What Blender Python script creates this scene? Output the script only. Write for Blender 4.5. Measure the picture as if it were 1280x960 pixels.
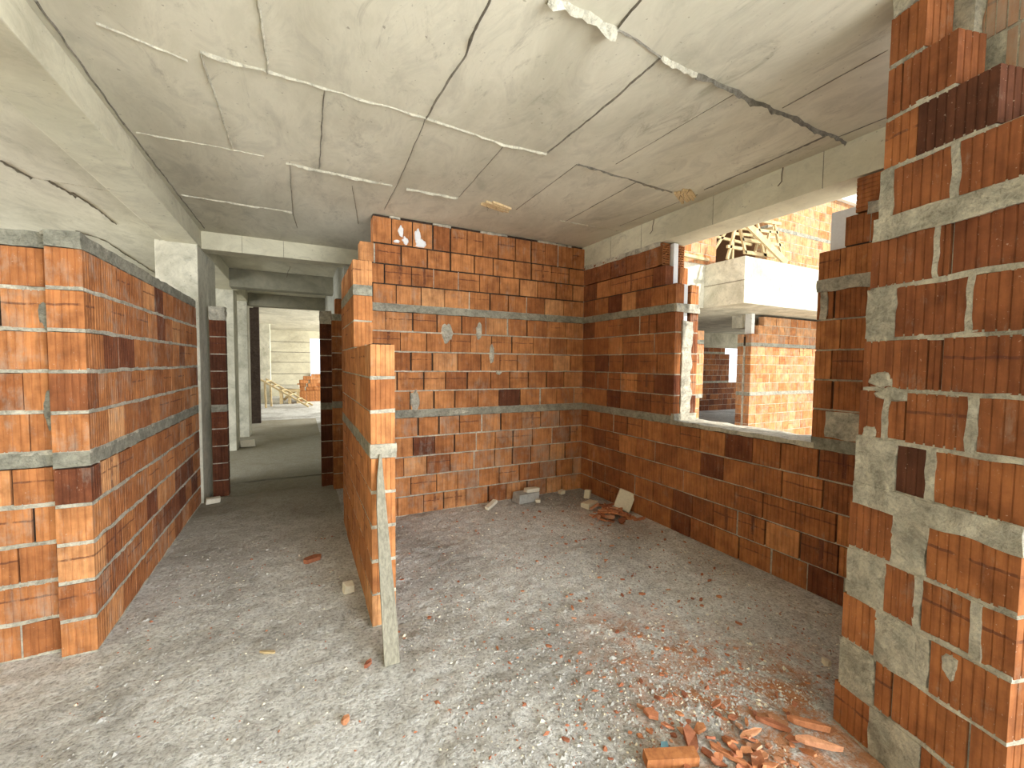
import bpy, math, random
from math import sin, cos, pi, radians
from mathutils import Vector, Matrix, noise
random.seed(7)
S = bpy.context.scene
for o in list(bpy.data.objects): bpy.data.objects.remove(o)
COL = S.collection

# ------------------------------------------------------------------ camera
F_PX = 523.03
ex = Vector((0.89225037, -0.01380658, 0.45132988))      # world X in (right, down, forward)
ey = Vector((-0.45144673, -0.04770003, 0.8910222))
ez = Vector((0.00922648, -0.99876628, -0.04879331))
cam_d = bpy.data.cameras.new('camera'); cam = bpy.data.objects.new('camera', cam_d); COL.objects.link(cam)
cam_d.sensor_width = 36; cam_d.lens = F_PX / 1280 * 36; cam_d.clip_start = .02; cam_d.clip_end = 300
right = Vector((ex[0], ey[0], ez[0])); down = Vector((ex[1], ey[1], ez[1])); fwd = Vector((ex[2], ey[2], ez[2]))
M3 = Matrix((right, -down, -fwd)).transposed()
cam.matrix_world = Matrix.Translation((0, 0, 1.5)) @ M3.to_4x4()
S.camera = cam

# ------------------------------------------------------------------ light
W = bpy.data.worlds.new('sky'); S.world = W; W.use_nodes = True
nt = W.node_tree; bg = nt.nodes['Background']
bg.inputs[0].default_value = (.86, .93, 1, 1); bg.inputs[1].default_value = 1.3
sun_d = bpy.data.lights.new('sun', 'SUN'); sun_d.energy = 3.9; sun_d.color = (1, .95, .86); sun_d.angle = radians(1.5)
sun = bpy.data.objects.new('sun', sun_d); COL.objects.link(sun)
sun.rotation_euler = Vector((-.145, .74, -.64)).to_track_quat('-Z', 'Y').to_euler()
def portal(name, loc, direction, sx, sy, energy, color=(.92, .96, 1)):
    d = bpy.data.lights.new(name, 'AREA'); d.shape = 'RECTANGLE'; d.size = sx; d.size_y = sy; d.energy = energy; d.color = color
    o = bpy.data.objects.new(name, d); COL.objects.link(o); o.location = loc
    o.rotation_euler = Vector(direction).to_track_quat('-Z', 'Y').to_euler()
    return o
portal('daylight_front', (1.9, -3.9, 1.45), (-.15, 1, -.05), 2.6, 2.6, 320)
portal('daylight_right', (3.2, -1.9, 1.45), (-1, .25, -.05), 3.4, 2.6, 210)
portal('daylight_left', (-6.9, 4.2, 1.3), (1, 0, .12), 5, 2.2, 270)
portal('daylight_hall', (5.2, 16, 1.6), (-1, 0, -.05), 8, 2.4, 520, (1, .97, .9))
VS = S.view_settings; VS.view_transform = 'Standard'; VS.look = 'None'; VS.exposure = .64; VS.gamma = 1; VS.use_curve_mapping = False
S.display_settings.display_device = 'sRGB'
S.cycles.max_bounces = 12; S.cycles.diffuse_bounces = 8

# ------------------------------------------------------------------ materials
def mat(name):
    m = bpy.data.materials.new(name); m.use_nodes = True
    nt = m.node_tree; b = nt.nodes['Principled BSDF']; b.inputs['Roughness'].default_value = .9
    b.inputs['Specular IOR Level'].default_value = .25
    return m, nt, b
def N(nt, t, **k):
    n = nt.nodes.new(t)
    for a, v in k.items():
        if a in ('ins',):
            for i, x in v.items(): n.inputs[i].default_value = x
        else: setattr(n, a, v)
    return n
def ramp(nt, src, stops, interp='LINEAR'):
    r = N(nt, 'ShaderNodeValToRGB'); r.color_ramp.interpolation = interp
    e = r.color_ramp.elements
    while len(e) < len(stops): e.new(.5)
    for i, (p, c) in enumerate(stops):
        e[i].position = p; e[i].color = (*c, 1) if len(c) == 3 else c
    nt.links.new(src, r.inputs[0]); return r
def noise_n(nt, scale, detail=4, rough=.6, vec=None, dist=0):
    n = N(nt, 'ShaderNodeTexNoise'); n.inputs['Scale'].default_value = scale; n.inputs['Detail'].default_value = detail
    n.inputs['Roughness'].default_value = rough; n.inputs['Distortion'].default_value = dist
    if vec: nt.links.new(vec, n.inputs['Vector'])
    return n
def mapped(nt, scale=(1, 1, 1), rot=(0, 0, 0)):
    t = N(nt, 'ShaderNodeTexCoord'); m = N(nt, 'ShaderNodeMapping')
    m.inputs['Scale'].default_value = scale; m.inputs['Rotation'].default_value = rot
    nt.links.new(t.outputs['Object'], m.inputs['Vector']); return m.outputs[0]
def mix(nt, fac, a, b, mode='MIX'):
    n = N(nt, 'ShaderNodeMix', data_type='RGBA', blend_type=mode)
    for s, v in ((0, fac), (6, a), (7, b)):
        if hasattr(v, 'is_output') or isinstance(v, bpy.types.NodeSocket): nt.links.new(v, n.inputs[s])
        else: n.inputs[s].default_value = v if s == 0 else (*v, 1)
    return n.outputs[2]
def math_n(nt, op, a, b=0.0, clamp=False):
    n = N(nt, 'ShaderNodeMath', operation=op, use_clamp=clamp)
    for s, v in ((0, a), (1, b)):
        if isinstance(v, bpy.types.NodeSocket): nt.links.new(v, n.inputs[s])
        else: n.inputs[s].default_value = v
    return n.outputs[0]
def bump(nt, b, h, strength, dist=.01, prev=None):
    n = N(nt, 'ShaderNodeBump'); n.inputs['Strength'].default_value = strength; n.inputs['Distance'].default_value = dist
    nt.links.new(h, n.inputs['Height'])
    if prev: nt.links.new(prev, n.inputs['Normal'])
    nt.links.new(n.outputs[0], b.inputs['Normal']); return n.outputs[0]

def brick_material(name, dirt=(.38, .36, .30), smear=.5):
    m, nt, b = mat(name); L = nt.links.new
    at = N(nt, 'ShaderNodeAttribute', attribute_name='bc'); sep = N(nt, 'ShaderNodeSeparateColor'); L(at.outputs['Color'], sep.inputs[0])
    base = ramp(nt, sep.outputs[0], [(0, (.10, .036, .018)), (.22, (.19, .062, .026)), (.5, (.36, .135, .046)), (.8, (.53, .225, .08)), (1, (.62, .32, .14))])
    v = mapped(nt)
    n1 = noise_n(nt, 9, 5, .65, v)
    c = mix(nt, .8, base.outputs[0], ramp(nt, n1.outputs[0], [(.3, (.5, .45, .45)), (.62, (1.1, 1.1, 1.1))]).outputs[0], 'MULTIPLY')
    # firing streaks running up the face
    vs = mapped(nt, (30, 30, 2.5)); n2 = noise_n(nt, 1.6, 3, .6, vs)
    c = mix(nt, .5, c, ramp(nt, n2.outputs[0], [(.35, (.5, .42, .4)), (.58, (1.05, 1.05, 1.05))]).outputs[0], 'MULTIPLY')
    # burnt stacking lines across some bricks (uv inside each brick)
    uv = N(nt, 'ShaderNodeUVMap', uv_map='uv'); su = N(nt, 'ShaderNodeSeparateXYZ'); L(uv.outputs[0], su.inputs[0])
    wob = math_n(nt, 'MULTIPLY', noise_n(nt, 14, 2, .5, v).outputs[0], .10)
    dv = math_n(nt, 'ABSOLUTE', math_n(nt, 'SUBTRACT', math_n(nt, 'ADD', su.outputs[1], wob), .68))
    line = math_n(nt, 'LESS_THAN', dv, .028)
    du = math_n(nt, 'ABSOLUTE', math_n(nt, 'SUBTRACT', math_n(nt, 'ADD', su.outputs[0], wob), .62))
    line2 = math_n(nt, 'LESS_THAN', du, .06)
    has = math_n(nt, 'GREATER_THAN', sep.outputs[1], .75)
    has2 = math_n(nt, 'GREATER_THAN', sep.outputs[1], .93)
    ll = math_n(nt, 'MAXIMUM', math_n(nt, 'MULTIPLY', line, has), math_n(nt, 'MULTIPLY', line2, has2))
    ll = math_n(nt, 'MULTIPLY', ll, math_n(nt, 'MULTIPLY', ramp(nt, noise_n(nt, 20, 3, .6, v).outputs[0], [(.36, (0, 0, 0)), (.5, (1, 1, 1))]).outputs[0], .7))
    c = mix(nt, ll, c, (.09, .03, .02))
    # mortar smears and efflorescence, amount from the third channel
    n3 = noise_n(nt, 7, 6, .7, v, .4); vs2 = mapped(nt, (14, 14, 3)); n4 = noise_n(nt, 1.5, 6, .75, vs2)
    s = math_n(nt, 'ADD', math_n(nt, 'MULTIPLY', n3.outputs[0], .5), math_n(nt, 'MULTIPLY', n4.outputs[0], .5))
    s = math_n(nt, 'ADD', s, math_n(nt, 'MULTIPLY', sep.outputs[2], .28))
    s = ramp(nt, s, [(.60, (0, 0, 0)), (.78, (1, 1, 1))])
    c = mix(nt, math_n(nt, 'MULTIPLY', s.outputs[0], smear), c, dirt)
    sp = noise_n(nt, 110, 2, .5, v); spr = ramp(nt, sp.outputs[0], [(.70, (0, 0, 0)), (.76, (1, 1, 1))])
    c = mix(nt, math_n(nt, 'MULTIPLY', spr.outputs[0], .5), c, (.55, .42, .33))
    L(c, b.inputs['Base Color'])
    p = bump(nt, b, n1.outputs[0], .25, .006)
    bump(nt, b, noise_n(nt, 160, 3, .6, v).outputs[0], .25, .002, p)
    return m
BRICK = brick_material('fired_clay')

def mortar_material(name, a, c_, scale=24):
    m, nt, b = mat(name); v = mapped(nt)
    n1 = noise_n(nt, 5.5, 8, .75, v, .8); n2 = noise_n(nt, scale, 7, .8, v, .5); n3 = noise_n(nt, 90, 4, .7, v)
    c = ramp(nt, n1.outputs[0], [(.36, a), (.60, c_)]).outputs[0]
    c = mix(nt, .75, c, ramp(nt, n2.outputs[0], [(.34, (.42, .40, .37)), (.50, (.9, .9, .9)), (.66, (1.15, 1.14, 1.1))]).outputs[0], 'MULTIPLY')
    c = mix(nt, .4, c, ramp(nt, n3.outputs[0], [(.34, (.5, .5, .5)), (.5, (1, 1, 1))]).outputs[0], 'MULTIPLY')
    nt.links.new(c, b.inputs['Base Color'])
    p = bump(nt, b, n2.outputs[0], 1, .02)
    bump(nt, b, n3.outputs[0], .7, .005, p)
    return m
MORTAR = mortar_material('rough_mortar', (.38, .355, .285), (.74, .69, .56))
GAP = mortar_material('dark_joint', (.045, .03, .02), (.08, .055, .04))
BANDM = mortar_material('band_mortar', (.25, .245, .195), (.46, .44, .35))

def concrete_material(name, a, c_, stretch=(1, 1, 1), blot=.4, dots=True):
    m, nt, b = mat(name); v = mapped(nt); vs = mapped(nt, stretch)
    n1 = noise_n(nt, 1.1, 6, .65, vs, .6); n2 = noise_n(nt, 5, 6, .7, vs, .8); n3 = noise_n(nt, 60, 4, .6, v)
    c = ramp(nt, n1.outputs[0], [(.36, a), (.60, c_)]).outputs[0]
    c = mix(nt, blot, c, ramp(nt, n2.outputs[0], [(.33, (.66, .66, .66)), (.47, (.92, .92, .92)), (.50, (1, 1, 1)), (.62, (.88, .88, .86))]).outputs[0], 'MULTIPLY')
    if dots:
        n4 = noise_n(nt, 38, 2, .5, v)
        c = mix(nt, math_n(nt, 'MULTIPLY', ramp(nt, n4.outputs[0], [(.70, (0, 0, 0)), (.75, (1, 1, 1))]).outputs[0], .55), c, (.18, .16, .12))
        n5 = noise_n(nt, 4.2, 8, .8, vs, 1.2)
        c = mix(nt, math_n(nt, 'MULTIPLY', ramp(nt, n5.outputs[0], [(.57, (0, 0, 0)), (.68, (1, 1, 1))]).outputs[0], .45), c, (.20, .18, .13))
    nt.links.new(c, b.inputs['Base Color'])
    p = bump(nt, b, n2.outputs[0], .25, .008)
    bump(nt, b, n3.outputs[0], .2, .003, p)
    return m
CEIL = concrete_material('board_formed_ceiling', (.50, .47, .365), (.68, .645, .52), (1, .45, 1), .55)
BEAM = concrete_material('beam_concrete', (.50, .465, .345), (.66, .625, .475), (1, 1, 1.6), .45)
COLUMN = concrete_material('column_concrete', (.42, .40, .31), (.66, .63, .51), (2.5, 2.5, 2.2), .7)
WHITEC = concrete_material('pale_concrete', (.66, .66, .62), (.80, .80, .76), (1, 1, 1), .25)
DARKC = concrete_material('dark_grey_concrete', (.28, .28, .24), (.42, .41, .34), (1, 1, 3), .5)  # darker grey concrete for the passage and store walls
PASS = concrete_material('dim_passage_concrete', (.16, .15, .105), (.28, .26, .19), (1, 1, 1), .5)  # beam concrete with the passage's dimness put into its colour
CRACK = mortar_material('joint_grit', (.20, .18, .14), (.34, .31, .25))
RIDGE = mortar_material('cement_fin', (.60, .56, .44), (.76, .72, .58))

def floor_material():
    m, nt, b = mat('dusty_screed'); v = mapped(nt)
    n1 = noise_n(nt, .9, 5, .6, v, .4); n2 = noise_n(nt, 11, 6, .75, v, .3); n3 = noise_n(nt, 55, 5, .7, v); n4 = noise_n(nt, 150, 3, .6, v)
    c = ramp(nt, n1.outputs[0], [(.36, (.43, .42, .395)), (.56, (.72, .72, .70))]).outputs[0]
    c = mix(nt, .5, c, ramp(nt, n2.outputs[0], [(.34, (.42, .40, .37)), (.56, (1, 1, 1))]).outputs[0], 'MULTIPLY')
    c = mix(nt, .85, c, ramp(nt, n3.outputs[0], [(.36, (.45, .44, .42)), (.52, (1, 1, 1)), (.68, (1.15, 1.15, 1.15))]).outputs[0], 'MULTIPLY')
    sp = ramp(nt, n4.outputs[0], [(.66, (0, 0, 0)), (.72, (1, 1, 1))])
    c = mix(nt, math_n(nt, 'MULTIPLY', sp.outputs[0], .5), c, (.80, .80, .76))
    # brick dust trodden in near the foreground rubble
    sx = N(nt, 'ShaderNodeSeparateXYZ'); nt.links.new(v, sx.inputs[0])
    def blob(x, y, r):
        dx = math_n(nt, 'SUBTRACT', sx.outputs[0], x); dy = math_n(nt, 'SUBTRACT', sx.outputs[1], y)
        d = math_n(nt, 'SQRT', math_n(nt, 'ADD', math_n(nt, 'MULTIPLY', dx, dx), math_n(nt, 'MULTIPLY', dy, dy)))
        return math_n(nt, 'SUBTRACT', 1.0, math_n(nt, 'DIVIDE', d, r), True)
    dust = math_n(nt, 'ADD', math_n(nt, 'ADD', math_n(nt, 'MULTIPLY', blob(1.8, .95, .8), 2.0), blob(1.6, 1.7, .45)), math_n(nt, 'MULTIPLY', blob(2.7, 3.2, .6), .7))
    dn = ramp(nt, noise_n(nt, 6, 6, .8, v, .5).outputs[0], [(.42, (0, 0, 0)), (.62, (1, 1, 1))])
    c = mix(nt, math_n(nt, 'MULTIPLY', math_n(nt, 'MULTIPLY', dust, dn.outputs[0]), 1.0, True), c, (.42, .20, .10))
    # brown dust carpet in the passage
    far = math_n(nt, 'MULTIPLY', math_n(nt, 'SUBTRACT', sx.outputs[1], 3.4, False), .5, True)
    inx = math_n(nt, 'LESS_THAN', sx.outputs[0], .36)
    far = math_n(nt, 'MULTIPLY', far, inx)
    hall = math_n(nt, 'LESS_THAN', sx.outputs[1], 12.5)
    c = mix(nt, math_n(nt, 'MULTIPLY', math_n(nt, 'MULTIPLY', far, hall), .75), c, (.27, .235, .15))
    nt.links.new(c, b.inputs['Base Color'])
    p = bump(nt, b, n2.outputs[0], .7, .02)
    p = bump(nt, b, n3.outputs[0], .9, .010, p)
    bump(nt, b, n4.outputs[0], .6, .004, p)
    return m
FLOOR = floor_material()

def wood_material(name, a, c_, st=(3, 3, 40)):
    m, nt, b = mat(name); v = mapped(nt, st)
    n1 = noise_n(nt, 2.2, 6, .7, v, .3); v2 = mapped(nt); n2 = noise_n(nt, 5, 3, .6, v2)
    c = ramp(nt, n1.outputs[0], [(.3, a), (.68, c_)]).outputs[0]
    c = mix(nt, .4, c, ramp(nt, n2.outputs[0], [(.3, (.6, .6, .6)), (.6, (1, 1, 1))]).outputs[0], 'MULTIPLY')
    nt.links.new(c, b.inputs['Base Color']); bump(nt, b, n1.outputs[0], .4, .004); return m
GREYWOOD = wood_material('weathered_board', (.17, .155, .115), (.36, .335, .26), (40, 40, 2))
FRESHWOOD = wood_material('split_timber', (.52, .36, .17), (.78, .62, .38), (30, 30, 3))
PALEWOOD = wood_material('sunbleached_timber', (.42, .30, .14), (.62, .50, .30), (4, 4, 4))
def plain(name, col, rough=.85, nscale=30, var=.75, bs=.4):
    m, nt, b = mat(name); v = mapped(nt); n = noise_n(nt, nscale, 5, .7, v)
    c = mix(nt, .8, col, ramp(nt, n.outputs[0], [(.3, (var,) * 3), (.6, (1, 1, 1))]).outputs[0], 'MULTIPLY')
    nt.links.new(c, b.inputs['Base Color']); b.inputs['Roughness'].default_value = rough; bump(nt, b, n.outputs[0], bs, .004); return m
FOAM = plain('white_insulation', (.80, .81, .83), .8, 60, .9, .2)
PLASTER = plain('cream_block', (.76, .70, .56), .9, 40, .8)
RUST = plain('rusty_steel', (.12, .08, .06), .7, 50, .6)
STONE = plain('grey_rubble', (.46, .45, .42), .95, 30, .6)
GROUND = plain('pale_yard_ground', (.62, .58, .50), .95, 3, .8)
BLUEP = plain('blue_plastic', (.20, .42, .55), .5, 30, .8)
def chip_material():
    m, nt, b = mat('broken_clay'); v = mapped(nt); oi = N(nt, 'ShaderNodeObjectInfo')
    c = ramp(nt, oi.outputs['Random'], [(0, (.30, .11, .06)), (.4, (.50, .20, .10)), (.75, (.58, .25, .11)), (1, (.60, .36, .24))]).outputs[0]
    n = noise_n(nt, 45, 5, .7, v)
    c = mix(nt, .7, c, ramp(nt, n.outputs[0], [(.35, (.55, .5, .5)), (.6, (1, 1, 1))]).outputs[0], 'MULTIPLY')
    nt.links.new(c, b.inputs['Base Color']); bump(nt, b, n.outputs[0], .5, .004); return m
CHIP = chip_material()

# ------------------------------------------------------------------ mesh helpers
class MB:
    def __init__(s): s.v = []; s.f = []; s.m = []; s.c = []; s.uv = []
    def face(s, pts, mi=0, col=(0, 0, 0), uv=None):
        i = len(s.v); s.v += [tuple(p) for p in pts]; s.f.append(tuple(range(i, i + len(pts))))
        s.m.append(mi); s.c.append(col); s.uv.append(uv or [(0.5, 0.2)] * len(pts))
    def solid(s, verts, faces, mi=0, col=(0, 0, 0)):
        i = len(s.v); s.v += [tuple(p) for p in verts]
        for f in faces:
            s.f.append(tuple(i + k for k in f)); s.m.append(mi); s.c.append(col); s.uv.append([(.5, .2)] * len(f))
    def box(s, a, b, mi=0, col=(0, 0, 0), T=None, jit=0):
        vs = [Vector((x, y, z)) for z in (a[2], b[2]) for y in (a[1], b[1]) for x in (a[0], b[0])]
        if jit: vs = [v + Vector([random.uniform(-jit, jit) for _ in range(3)]) for v in vs]
        if T is not None: vs = [T @ v for v in vs]
        s.solid(vs, [(0, 2, 3, 1), (4, 5, 7, 6), (0, 1, 5, 4), (1, 3, 7, 5), (3, 2, 6, 7), (2, 0, 4, 6)], mi, col)
    def build(s, name, mats, parent=None, smooth=False, loc=None):
        me = bpy.data.meshes.new(name); me.from_pydata(s.v, [], s.f)
        for m in (mats if isinstance(mats, (list, tuple)) else [mats]): me.materials.append(m)
        me.polygons.foreach_set('material_index', s.m)
        ca = me.color_attributes.new('bc', 'FLOAT_COLOR', 'CORNER'); ul = me.uv_layers.new(name='uv')
        k = 0; cd = []; ud = []
        for f, c, u in zip(s.f, s.c, s.uv):
            for j in range(len(f)): cd += [c[0], c[1], c[2], 1]; ud += [u[j][0], u[j][1]]
        ca.data.foreach_set('color', cd); ul.data.foreach_set('uv', ud)
        if smooth: me.polygons.foreach_set('use_smooth', [True] * len(s.f))
        me.update()
        o = bpy.data.objects.new(name, me); COL.objects.link(o)
        if loc is not None: o.location = loc
        if parent: o.parent = parent
        return o
def tag(o, label=None, cat=None, group=None, kind=None):
    if label: o['label'] = label
    if cat: o['category'] = cat
    if group: o['group'] = group
    if kind: o['kind'] = kind
    return o
def struct(name, mb, mats, parent=None, label=None):
    o = mb.build(name, mats, parent)
    if not parent: o['kind'] = 'structure'
    if label: o['label'] = label
    return o
def empty(name, loc, label, cat, group=None):
    o = bpy.data.objects.new(name, None); COL.objects.link(o); o.location = loc; o.empty_display_size = .1
    return tag(o, label, cat, group)
def bar(mb, p, q, w, t, mi=0, up=(0, 0, 1), w2=None):
    p, q = Vector(p), Vector(q); d = (q - p).normalized(); side = d.cross(Vector(up))
    if side.length < .01: side = d.cross(Vector((1, 0, 0)))
    side.normalize(); n = side.cross(d)
    w2 = w if w2 is None else w2
    vs = [p + side * (sx * w / 2) + n * (sy * t / 2) for sx, sy in ((-1, -1), (1, -1), (1, 1), (-1, 1))] + \
         [q + side * (sx * w2 / 2) + n * (sy * t / 2) for sx, sy in ((-1, -1), (1, -1), (1, 1), (-1, 1))]
    mb.solid(vs, [(3, 2, 1, 0), (4, 5, 6, 7), (0, 1, 5, 4), (1, 2, 6, 5), (2, 3, 7, 6), (3, 0, 4, 7)], mi)

# frame: u along the wall, v into it, z up
class Frame:
    def __init__(s, p, ang, flip=False):
        s.p = Vector(p); s.u = Vector((cos(ang), sin(ang), 0)); s.w = Vector((-sin(ang), cos(ang), 0)) * (-1 if flip else 1); s.flip = flip
    def __call__(s, u, v, z): return s.p + s.u * u + s.w * v + Vector((0, 0, z))

GD = .003
def brick(mb, fr, u0, u1, v0, v1, z0, z1, shade, g=None, dirt=None, groove=True, horiz=False):
    """one hollow-clay block: outline with shallow vertical grooves, extruded up"""
    g = random.random() if g is None else g
    dirt = random.random() * .4 if dirt is None else dirt
    col = (max(0, min(1, shade)), g, dirt)
    jt = random.uniform(-.0022, .0022); v0 += jt
    tw = random.uniform(-.0018, .0018)
    w = u1 - u0; dp = v1 - v0
    def side(L):
        n = max(2, round(L / .028)); st = L / n; gw = .0035 + GD * .7; gd = GD
        r = [(0, 0)]
        for i in range(1, n):
            c = i * st; r += [(c - gw / 2, 0), (c - gw / 5, gd), (c + gw / 5, gd), (c + gw / 2, 0)]
        return r
    if horiz:
        n = 8; st = (z1 - z0) / n
        for i in range(n):
            a, b_ = z0 + i * st, z0 + (i + 1) * st - .004
            vs = [fr(u, v, z) for z in (a, b_) for (u, v) in ((u0, v0), (u1, v0), (u1, v1), (u0, v1))]
            mb.solid(vs, [(0, 1, 5, 4), (1, 2, 6, 5), (2, 3, 7, 6), (3, 0, 4, 7), (3, 2, 1, 0), (4, 5, 6, 7)], 0, col)
        vs = [fr(u, v, z) for z in (z0, z1 - .004) for (u, v) in ((u0 + .003, v0 + .004), (u1 - .003, v0 + .004), (u1 - .003, v1), (u0 + .003, v1))]
        mb.solid(vs, [(0, 1, 5, 4), (1, 2, 6, 5), (2, 3, 7, 6), (3, 0, 4, 7)], 0, col); return
    if groove:
        out = [(u0 + a, v0 + b_) for a, b_ in side(w)] + [(u1 - b_, v0 + a) for a, b_ in side(dp)] + \
              [(u1 - a, v1 - b_) for a, b_ in side(w)] + [(u0 + b_, v1 - a) for a, b_ in side(dp)]
    else: out = [(u0, v0), (u1, v0), (u1, v1), (u0, v1)]
    nn = len(out); i = len(mb.v)
    for z in (z0, z1):
        for (u, v) in out: mb.v.append(tuple(fr(u, v + tw * (u - u0) / w * (1 if z == z0 else .5), z)))
    for k in range(nn):
        k2 = (k + 1) % nn; (a, av), (b_, bv) = out[k], out[k2]
        f = (i + k, i + k2, i + nn + k2, i + nn + k)
        ua, ub = (a - u0) / w, (b_ - u0) / w
        if abs(ub - ua) < 1e-4 or (av > v0 + .02 and av < v1 - .02): ua, ub = (av - v0) / dp * .3, (bv - v0) / dp * .3
        mb.f.append(f); mb.m.append(0); mb.c.append(col); mb.uv.append([(ua, 0), (ub, 0), (ub, 1), (ua, 1)])
    mb.f.append(tuple(i + nn + k for k in range(nn))); mb.m.append(0); mb.c.append(col); mb.uv.append([(.1, .1)] * nn)
    mb.f.append(tuple(i + k for k in reversed(range(nn)))); mb.m.append(0); mb.c.append(col); mb.uv.append([(.1, .1)] * nn)

def rough_slab(mb, fr, u0, u1, v0, v1, z0, z1, mi=1, amp=.006, step=.035, seed=0):
    """cast-in mortar band or patch: faces on all six sides, front and back roughened"""
    nu = max(1, int((u1 - u0) / step)); nz = max(1, int(round((z1 - z0) / step))); nv = 1
    def P(i, j, side):
        u = u0 + (u1 - u0) * i / nu; z = z0 + (z1 - z0) * j / nz
        n1 = noise.noise(Vector((u * 17 + seed, z * 17, side * 5.1))); n2 = noise.noise(Vector((u * 9 + seed, z * 23 + 7, side * 3.3 + 4)))
        v = (v0 - amp * (.3 + n1)) if side == 0 else (v1 + amp * (.3 + n1))
        zz = z + (n2 * amp * 2.0 if j in (0, nz) else 0)
        uu = u + (n1 * amp * 1.8 if i in (0, nu) else 0)
        return fr(uu, v, zz)
    for side in (0, 1):
        for i in range(nu):
            for j in range(nz):
                q = [P(i, j, side), P(i + 1, j, side), P(i + 1, j + 1, side), P(i, j + 1, side)]
                mb.face(q if side == 0 else q[::-1], mi)
    for i in range(nu):
        mb.face([P(i, nz, 0), P(i + 1, nz, 0), P(i + 1, nz, 1), P(i, nz, 1)], mi)
        mb.face([P(i, 0, 1), P(i + 1, 0, 1), P(i + 1, 0, 0), P(i, 0, 0)], mi)
    for j in range(nz):
        mb.face([P(nu, j, 0), P(nu, j, 1), P(nu, j + 1, 1), P(nu, j + 1, 0)], mi)
        mb.face([P(0, j, 1), P(0, j, 0), P(0, j + 1, 0), P(0, j + 1, 1)], mi)

LV = [(0, .188), (.188, .382), (.382, .577), (.577, .772), (.772, .967), ('b', .967, 1.035), (1.035, 1.225), (1.225, 1.415),
      (1.415, 1.605), (1.605, 1.797), (1.797, 1.985), ('b', 1.985, 2.05), (2.05, 2.235), (2.235, 2.42), (2.42, 2.605), (2.605, 2.79)]
def wall(mb, fr, extent, thick, shade=(.5, .8), widths=(.2, .27), v0=0, top=2.8, vj=.5, dirt=.2, joint=.008, groove=True, dirt_low=None, band=True, shade_fn=None, rec=.004, zoff=0, levels=None, dark=.07, gaps=(.005, .008, .011, .014), topw=None, bed=.005):
    """extent(z) -> list of (u0, u1) intervals occupied at height z"""
    ci = 0
    for lv in (levels or LV):
        bandf = lv[0] == 'b'; z0, z1 = (lv[1], lv[2]) if bandf else lv
        if z1 > top + .001: break
        z0 += zoff; z1 += zoff
        for (a, b_) in extent((z0 + z1) / 2 - zoff):
            if b_ - a < .02: continue
            if bandf:
                rough_slab(mb, fr, a, b_, v0, v0 + thick, z0 - .004, z1 + .004, 4, .004, .04, seed=ci * 3.1 + a); continue
            # bed joint + dark core behind
            rough_slab(mb, fr, a + .002, b_ - .002, v0 + rec, v0 + thick - rec, z0 - bed - .001, z0 + bed + .002, 2 if (z0 > 2.06 and vj < .5) else 1, .003 if bed < .007 else .0045, .04, seed=ci + a)
            mb.solid([fr(u, v, z) for z in (z0, z1) for (u, v) in ((a + .015, v0 + .018), (b_ - .015, v0 + .018), (b_ - .015, v0 + thick - .018), (a + .015, v0 + thick - .018))],
                     [(0, 1, 5, 4), (1, 2, 6, 5), (2, 3, 7, 6), (3, 0, 4, 7)], 2)
            u = a; first = True
            while u < b_ - .004:
                w = random.uniform(*(topw if topw and z0 > 2.59 else widths))
                if first: w *= (1.0 if ci % 2 else random.uniform(.45, .65)); first = False
                if b_ - (u + w) < .07: w = b_ - u
                e = min(u + w, b_); last = e >= b_ - .004
                if last: e = b_
                sh = random.gauss((shade[0] + shade[1]) / 2, (shade[1] - shade[0]) / 2)
                if random.random() < dark: sh = random.uniform(.05, .3)
                if shade_fn: sh = shade_fn(u, (z0 + z1) / 2, sh)
                dd = dirt if dirt_low is None or z0 > .95 else dirt_low
                g = 0 if last else random.choice(gaps)
                brick(mb, fr, u, e - g, v0, v0 + thick, z0 + bed, z1 - bed - random.uniform(0, .003), sh, dirt=(.5 + .8 * random.random()) * dd, groove=groove)
                if not last and random.random() < vj:
                    mb.solid([fr(uu, v, z) for z in (z0, z1) for (uu, v) in ((e - g - .001, v0 + .003), (e + .001, v0 + .003), (e + .001, v0 + thick - .004), (e - g - .001, v0 + thick - .004))],
                             [(0, 1, 5, 4), (1, 2, 6, 5), (2, 3, 7, 6), (3, 0, 4, 7)], 1)
                u = e
            ci += 1
BM = [BRICK, MORTAR, GAP, FOAM, BANDM]
def blotch(mb, fr, u, v, z, w, h, mi=1, depth=.006, seed=0):
    """a thrown-on dab of mortar with ragged outline"""
    n = 18; c = fr(u, v - depth, z); ring = []; ring2 = []
    for k in range(n):
        a = 2 * pi * k / n; r = 1 + .45 * noise.noise(Vector((cos(a) * 1.7 + seed, sin(a) * 1.7, seed)))
        ring.append(fr(u + cos(a) * w / 2 * r * .75, v - depth, z + sin(a) * h / 2 * r * .75)); ring2.append(fr(u + cos(a) * w / 2 * r, v + .004, z + sin(a) * h / 2 * r))
    flip = fr.flip
    for k in range(n):
        k2 = (k + 1) % n
        mb.face([c, ring[k], ring[k2]], mi); mb.face([ring[k], ring2[k], ring2[k2], ring[k2]], mi)

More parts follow.
